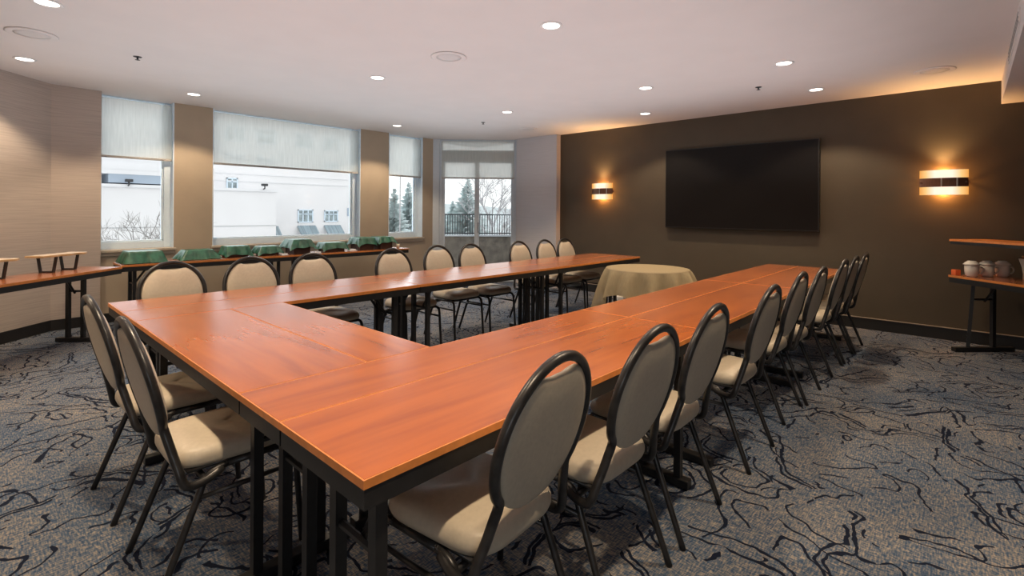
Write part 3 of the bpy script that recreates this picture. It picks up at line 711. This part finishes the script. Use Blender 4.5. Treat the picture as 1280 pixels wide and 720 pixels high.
# ------------------------------------------------------------------ outside
def ex(x, z): return (x*1.5, 1.37+(z-1.37)*1.5)      # facade stands at y = 36
FY = 36.
b = thing('white_building', 'white rendered building across the street outside the big window', 'building', (0, FY, -6))
bm = bm_new(); box2(bm, (-6,0.02,0), (21.2,10,17)); obj('wall', bm, M['facade'], b)
def fwin(x1, x2, z1, z2, bars=(2,2)):
    X1, Z1 = ex(x1, z1); X2, Z2 = ex(x2, z2); Z1 += 6; Z2 += 6
    bm = bm_new(); f = .07
    box2(bm, (X1,-.06,Z1), (X1+f,.0,Z2)); box2(bm, (X2-f,-.06,Z1), (X2,.0,Z2)); box2(bm, (X1,-.06,Z1), (X2,0,Z1+f)); box2(bm, (X1,-.06,Z2-f), (X2,0,Z2))
    for i in range(1, bars[0]): x = X1+(X2-X1)*i/bars[0]; box2(bm, (x-.035,-.055,Z1), (x+.035,0,Z2))
    for i in range(1, bars[1]): z = Z1+(Z2-Z1)*(.66 if bars[1] == 2 else i/bars[1]); box2(bm, (X1,-.055,z-.03), (X2,0,z+.03))
    w = obj('window', bm, M['white'], b)
    bm = bm_new(); box2(bm, (X1+f,-.02,Z1+f), (X2-f,-.001,Z2-f)); obj('pane', bm, M['pane'], w)
fwin(7.566,8.02,2.255,2.765); fwin(10.72,11.48,.754,1.384,(3,2)); fwin(12.06,12.80,.779,1.353,(3,2))
for x1 in (7.5,8.8,10.6,12.0):
    fwin(x1, x1+.82, 4.40, 5.05)
    if x1 != 10.6: fwin(x1, x1+.78, 3.52, 3.80)
for x1, x2 in ((10.70,11.62),(12.05,12.95),(9.35,9.80)):
    X1, Z2 = ex(x1, .60); X2, Z1 = ex(x2, .08); Z1 += 6; Z2 += 6
    bm = bm_new(); n = 16; rs = []
    for i in range(n+1):
        x = X1+(X2-X1)*i/n; r_ = .02*(i % 2)
        rs.append([Vector((x,-.02,Z2+r_)), Vector((x,-.75,Z1+.12+r_)), Vector((x,-.75,Z1)), Vector((x,-.02,Z2-.04))])
    add_rings(bm, rs); obj('awning', bm, M['awn'], b)
bm = bm_new(); X1, Z = ex(13.33,1.06); X2, Z2 = ex(13.6,1.49); box2(bm, (X1,-.05,Z+6), (X2,0,Z2+6)); obj('sign_panel', bm, M['bluegrey'], b)
bm = bm_new()
for z in (2.95,2.62): X1, Z = ex(0, z); box2(bm, (9.6,-.04,Z+6), (20,.0,Z+6.05))
obj('ledge_line', bm, M['siding'], b)
# lower annex in front of it, seen in the lower left of the big window and in the left window
a_ = thing('white_annex', 'low white annex with flat roof in front of the white building', 'building', (0, FY-3, -6))
s_ = (FY-3)/24
def ex2(x, z): return (x*s_, 1.37+(z-1.37)*s_+6)
bm = bm_new(); X2, Z2 = ex2(9.7,2.20); box2(bm, (-6,0,0), (X2,3,Z2)); obj('wall', bm, M['facade'], a_)
bm = bm_new(); box2(bm, (-6,-.12,Z2), (X2+.12,3,Z2+.16)); obj('coping', bm, M['siding'], a_)
bm = bm_new(); X, Z = ex2(0,.62); box2(bm, (-6,-.03,Z), (X2,0,Z+.05)); obj('band_line', bm, M['pane2'], a_)
c_ = thing('upper_annex', 'white clapboard upper storey with blue grey band outside the narrow left window', 'building', (0, FY-2.99, -6))
bm = bm_new(); X1, Z1 = ex2(3.0,2.25); X2, Z2 = ex2(5.9,5.2); 
for k in range(14):
    z = Z1+.62+(Z2-Z1-.62)*k/14; box2(bm, (-6,-.02-.02*(k%2),z), (X2,2.9,z+(Z2-Z1)/14-.03))
obj('wall', bm, M['siding'], c_)
bm = bm_new(); box2(bm, (X1+.7,.01,Z1+.16), (X2,2.9,Z1+.62)); obj('band', bm, M['bluegrey'], c_)
def flood(x, y, z, label):
    t = thing('floodlight', label, 'outdoor lamp', (x,y,z), 0, 'outdoor floodlights')
    bm = bm_new(); box2(bm, (-.16,-.42,0), (.16,-.12,.15)); obj('lamp_head', bm, M['spk'], t, bevel=.02)
    bm = bm_new(); add_tube(bm, [(0,-.3,0),(0,-.3,-.15),(0,-.05,-.2)], .04, 6); obj('bracket', bm, M['spk'], t)
X, Z = ex2(9.1,2.45); flood(X, FY-3, Z-6, 'small dark floodlight on the annex outside the big window')
X, Z = ex2(4.1,2.40); flood(X, FY-3, Z-6, 'small dark floodlight outside the narrow left window')
bm = bm_new(); box2(bm, (-40,10,-6.3), (90,160,-6)); struct('ground', bm, M['asphalt'])

def branchy(name, label, base, h, spread, n, seed, m, group):
    rnd = random.Random(seed); t = thing(name, label, 'tree', base, 0, group)
    bm = bm_new(); add_tube(bm, smooth_path([(0,0,0),(.1,0,h*.3),(0,.1,h*.6)],4), h*.012, 6, r2=h*.007); obj('trunk', bm, m, t)
    bm = bm_new()
    def grow(p, d, L, r, lev):
        q = p+d*L; mid = p+d*L*.5+Vector((rnd.uniform(-1,1),rnd.uniform(-1,1),rnd.uniform(-.2,.6)))*L*.07
        add_tube(bm, [p, mid, q], r, 4, r2=r*.55)
        if lev <= 0: return
        for k in range(3 if lev > 1 else 4):
            nd = (d+Vector((rnd.uniform(-1,1),rnd.uniform(-1,1),rnd.uniform(-.35,.7)))*spread).normalized()
            grow(p+(q-p)*rnd.uniform(.55,1), nd, L*rnd.uniform(.55,.8), r*.55, lev-1)
    for k in range(n):
        a = rnd.uniform(0,2*PI); grow(Vector((0,0,h*rnd.uniform(.3,.6))), Vector((math.cos(a)*.55*spread*1.4,math.sin(a)*.55*spread*1.4,1)).normalized(), h*.2, h*.006, 4)
    obj('branches', bm, m, t); return t
def conifer(base, h, w, seed, label):
    rnd = random.Random(seed); t = thing('conifer_tree', label, 'tree', base, 0, 'hazy conifers outside')
    bm = bm_new(); add_tube(bm, [(0,0,0),(0,0,h)], .14, 6, r2=.02); obj('trunk', bm, M['bark'], t)
    bm = bm_new()
    for i in range(620):
        f = rnd.random()**.8; z = h*(.12+.88*f); L = w*(1-f)*rnd.uniform(.25,1.15)+.15; a = rnd.uniform(0,2*PI); d = Vector((math.cos(a),math.sin(a),-.25+.4*f))
        p = Vector((0,0,z)); q = p+d*L; sd = Vector((-d.y,d.x,0))*L*.16+Vector((0,0,.06))
        m1 = p+(q-p)*.55
        v = [bm.verts.new(x) for x in (p, m1+sd, q, m1-sd+Vector((0,0,-.18*L)))]; bm.faces.new(v)
    obj('foliage', bm, M['conifer'], t)
YAW = .7442
def away(px, dist, z=0):
    a = (px-640)/622.25; return (dist*(math.cos(YAW)+a*math.sin(YAW)), dist*(math.sin(YAW)-a*math.cos(YAW)), z)
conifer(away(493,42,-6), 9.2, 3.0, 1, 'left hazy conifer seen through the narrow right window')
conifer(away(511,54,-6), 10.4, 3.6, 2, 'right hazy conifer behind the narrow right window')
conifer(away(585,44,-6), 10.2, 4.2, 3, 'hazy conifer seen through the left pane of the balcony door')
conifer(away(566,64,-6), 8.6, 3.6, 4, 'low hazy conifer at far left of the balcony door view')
branchy('bare_tree', 'bare winter tree seen through the right pane of the balcony door', away(616,36,-6), 11.3, .75, 11, 5, M['bark'], 'bare trees outside')
branchy('bare_shrub', 'bare branches at the bottom of the narrow left window', (2.75,14.5,-3.6), 5.2, .8, 9, 9, M['twig'], 'bare trees outside')
t = thing('street_pole', 'thin tall pole outside the narrow right window', 'pole', away(500,35,-6))
bm = bm_new(); add_tube(bm, [(0,0,0),(0,0,10.0)], .06, 8, r2=.035); obj('pole', bm, M['bark'], t)
bm = bm_new(); n = 40; pts = []
for i in range(n+1):
    u = i/n; x = 10+150*u; y = 150-60*u; pts.append((x, y, 1.2+2.2*mnoise.noise(Vector((u*6,0,3)))+1.5))
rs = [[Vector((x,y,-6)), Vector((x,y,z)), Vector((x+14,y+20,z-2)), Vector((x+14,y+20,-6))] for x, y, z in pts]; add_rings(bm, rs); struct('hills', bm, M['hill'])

# ------------------------------------------------------------------ daylight, camera, look
w = bpy.data.worlds.new('overcast'); bpy.context.scene.world = w; w.use_nodes = True; nt = w.node_tree; nt.nodes.clear()
o_ = nt.nodes.new('ShaderNodeOutputWorld'); bg = nt.nodes.new('ShaderNodeBackground'); lk(nt, bg.outputs[0], o_.inputs[0])
v = coords(nt, 'Generated'); sp = node(nt, 'ShaderNodeSeparateXYZ'); lk(nt, v, sp.inputs[0])
lk(nt, ramp(nt, sp.outputs['Z'], [(0,(.97,.96,.955)), (.25,(1,.985,.975)), (1,(.96,.97,1.))]), bg.inputs['Color']); bg.inputs['Strength'].default_value = 1.45
s = bpy.data.lights.new('overcast_sun', 'SUN'); s.energy = 7.; s.angle = math.radians(110); s.color = (.86,.93,1.)
so = bpy.data.objects.new('overcast_sun', s); C.objects.link(so); so.rotation_euler = Vector((-.25,.85,.5)).to_track_quat('Z', 'Y').to_euler()

cam = bpy.data.cameras.new('camera'); cam.sensor_width = 36; cam.lens = 36*622.25/1280; cam.shift_y = (264.12-360)/1280; cam.clip_start = .05; cam.clip_end = 500
co = bpy.data.objects.new('camera', cam); C.objects.link(co)
co.matrix_world = Matrix.Translation((0,0,1.37)) @ (Matrix.Rotation(YAW-PI/2,4,'Z') @ Matrix.Rotation(PI/2,4,'X') @ Matrix.Rotation(.0066,4,'Z'))
sc = bpy.context.scene; sc.camera = co
sc.view_settings.view_transform = 'Standard'; sc.view_settings.look = 'None'; sc.view_settings.exposure = 0.
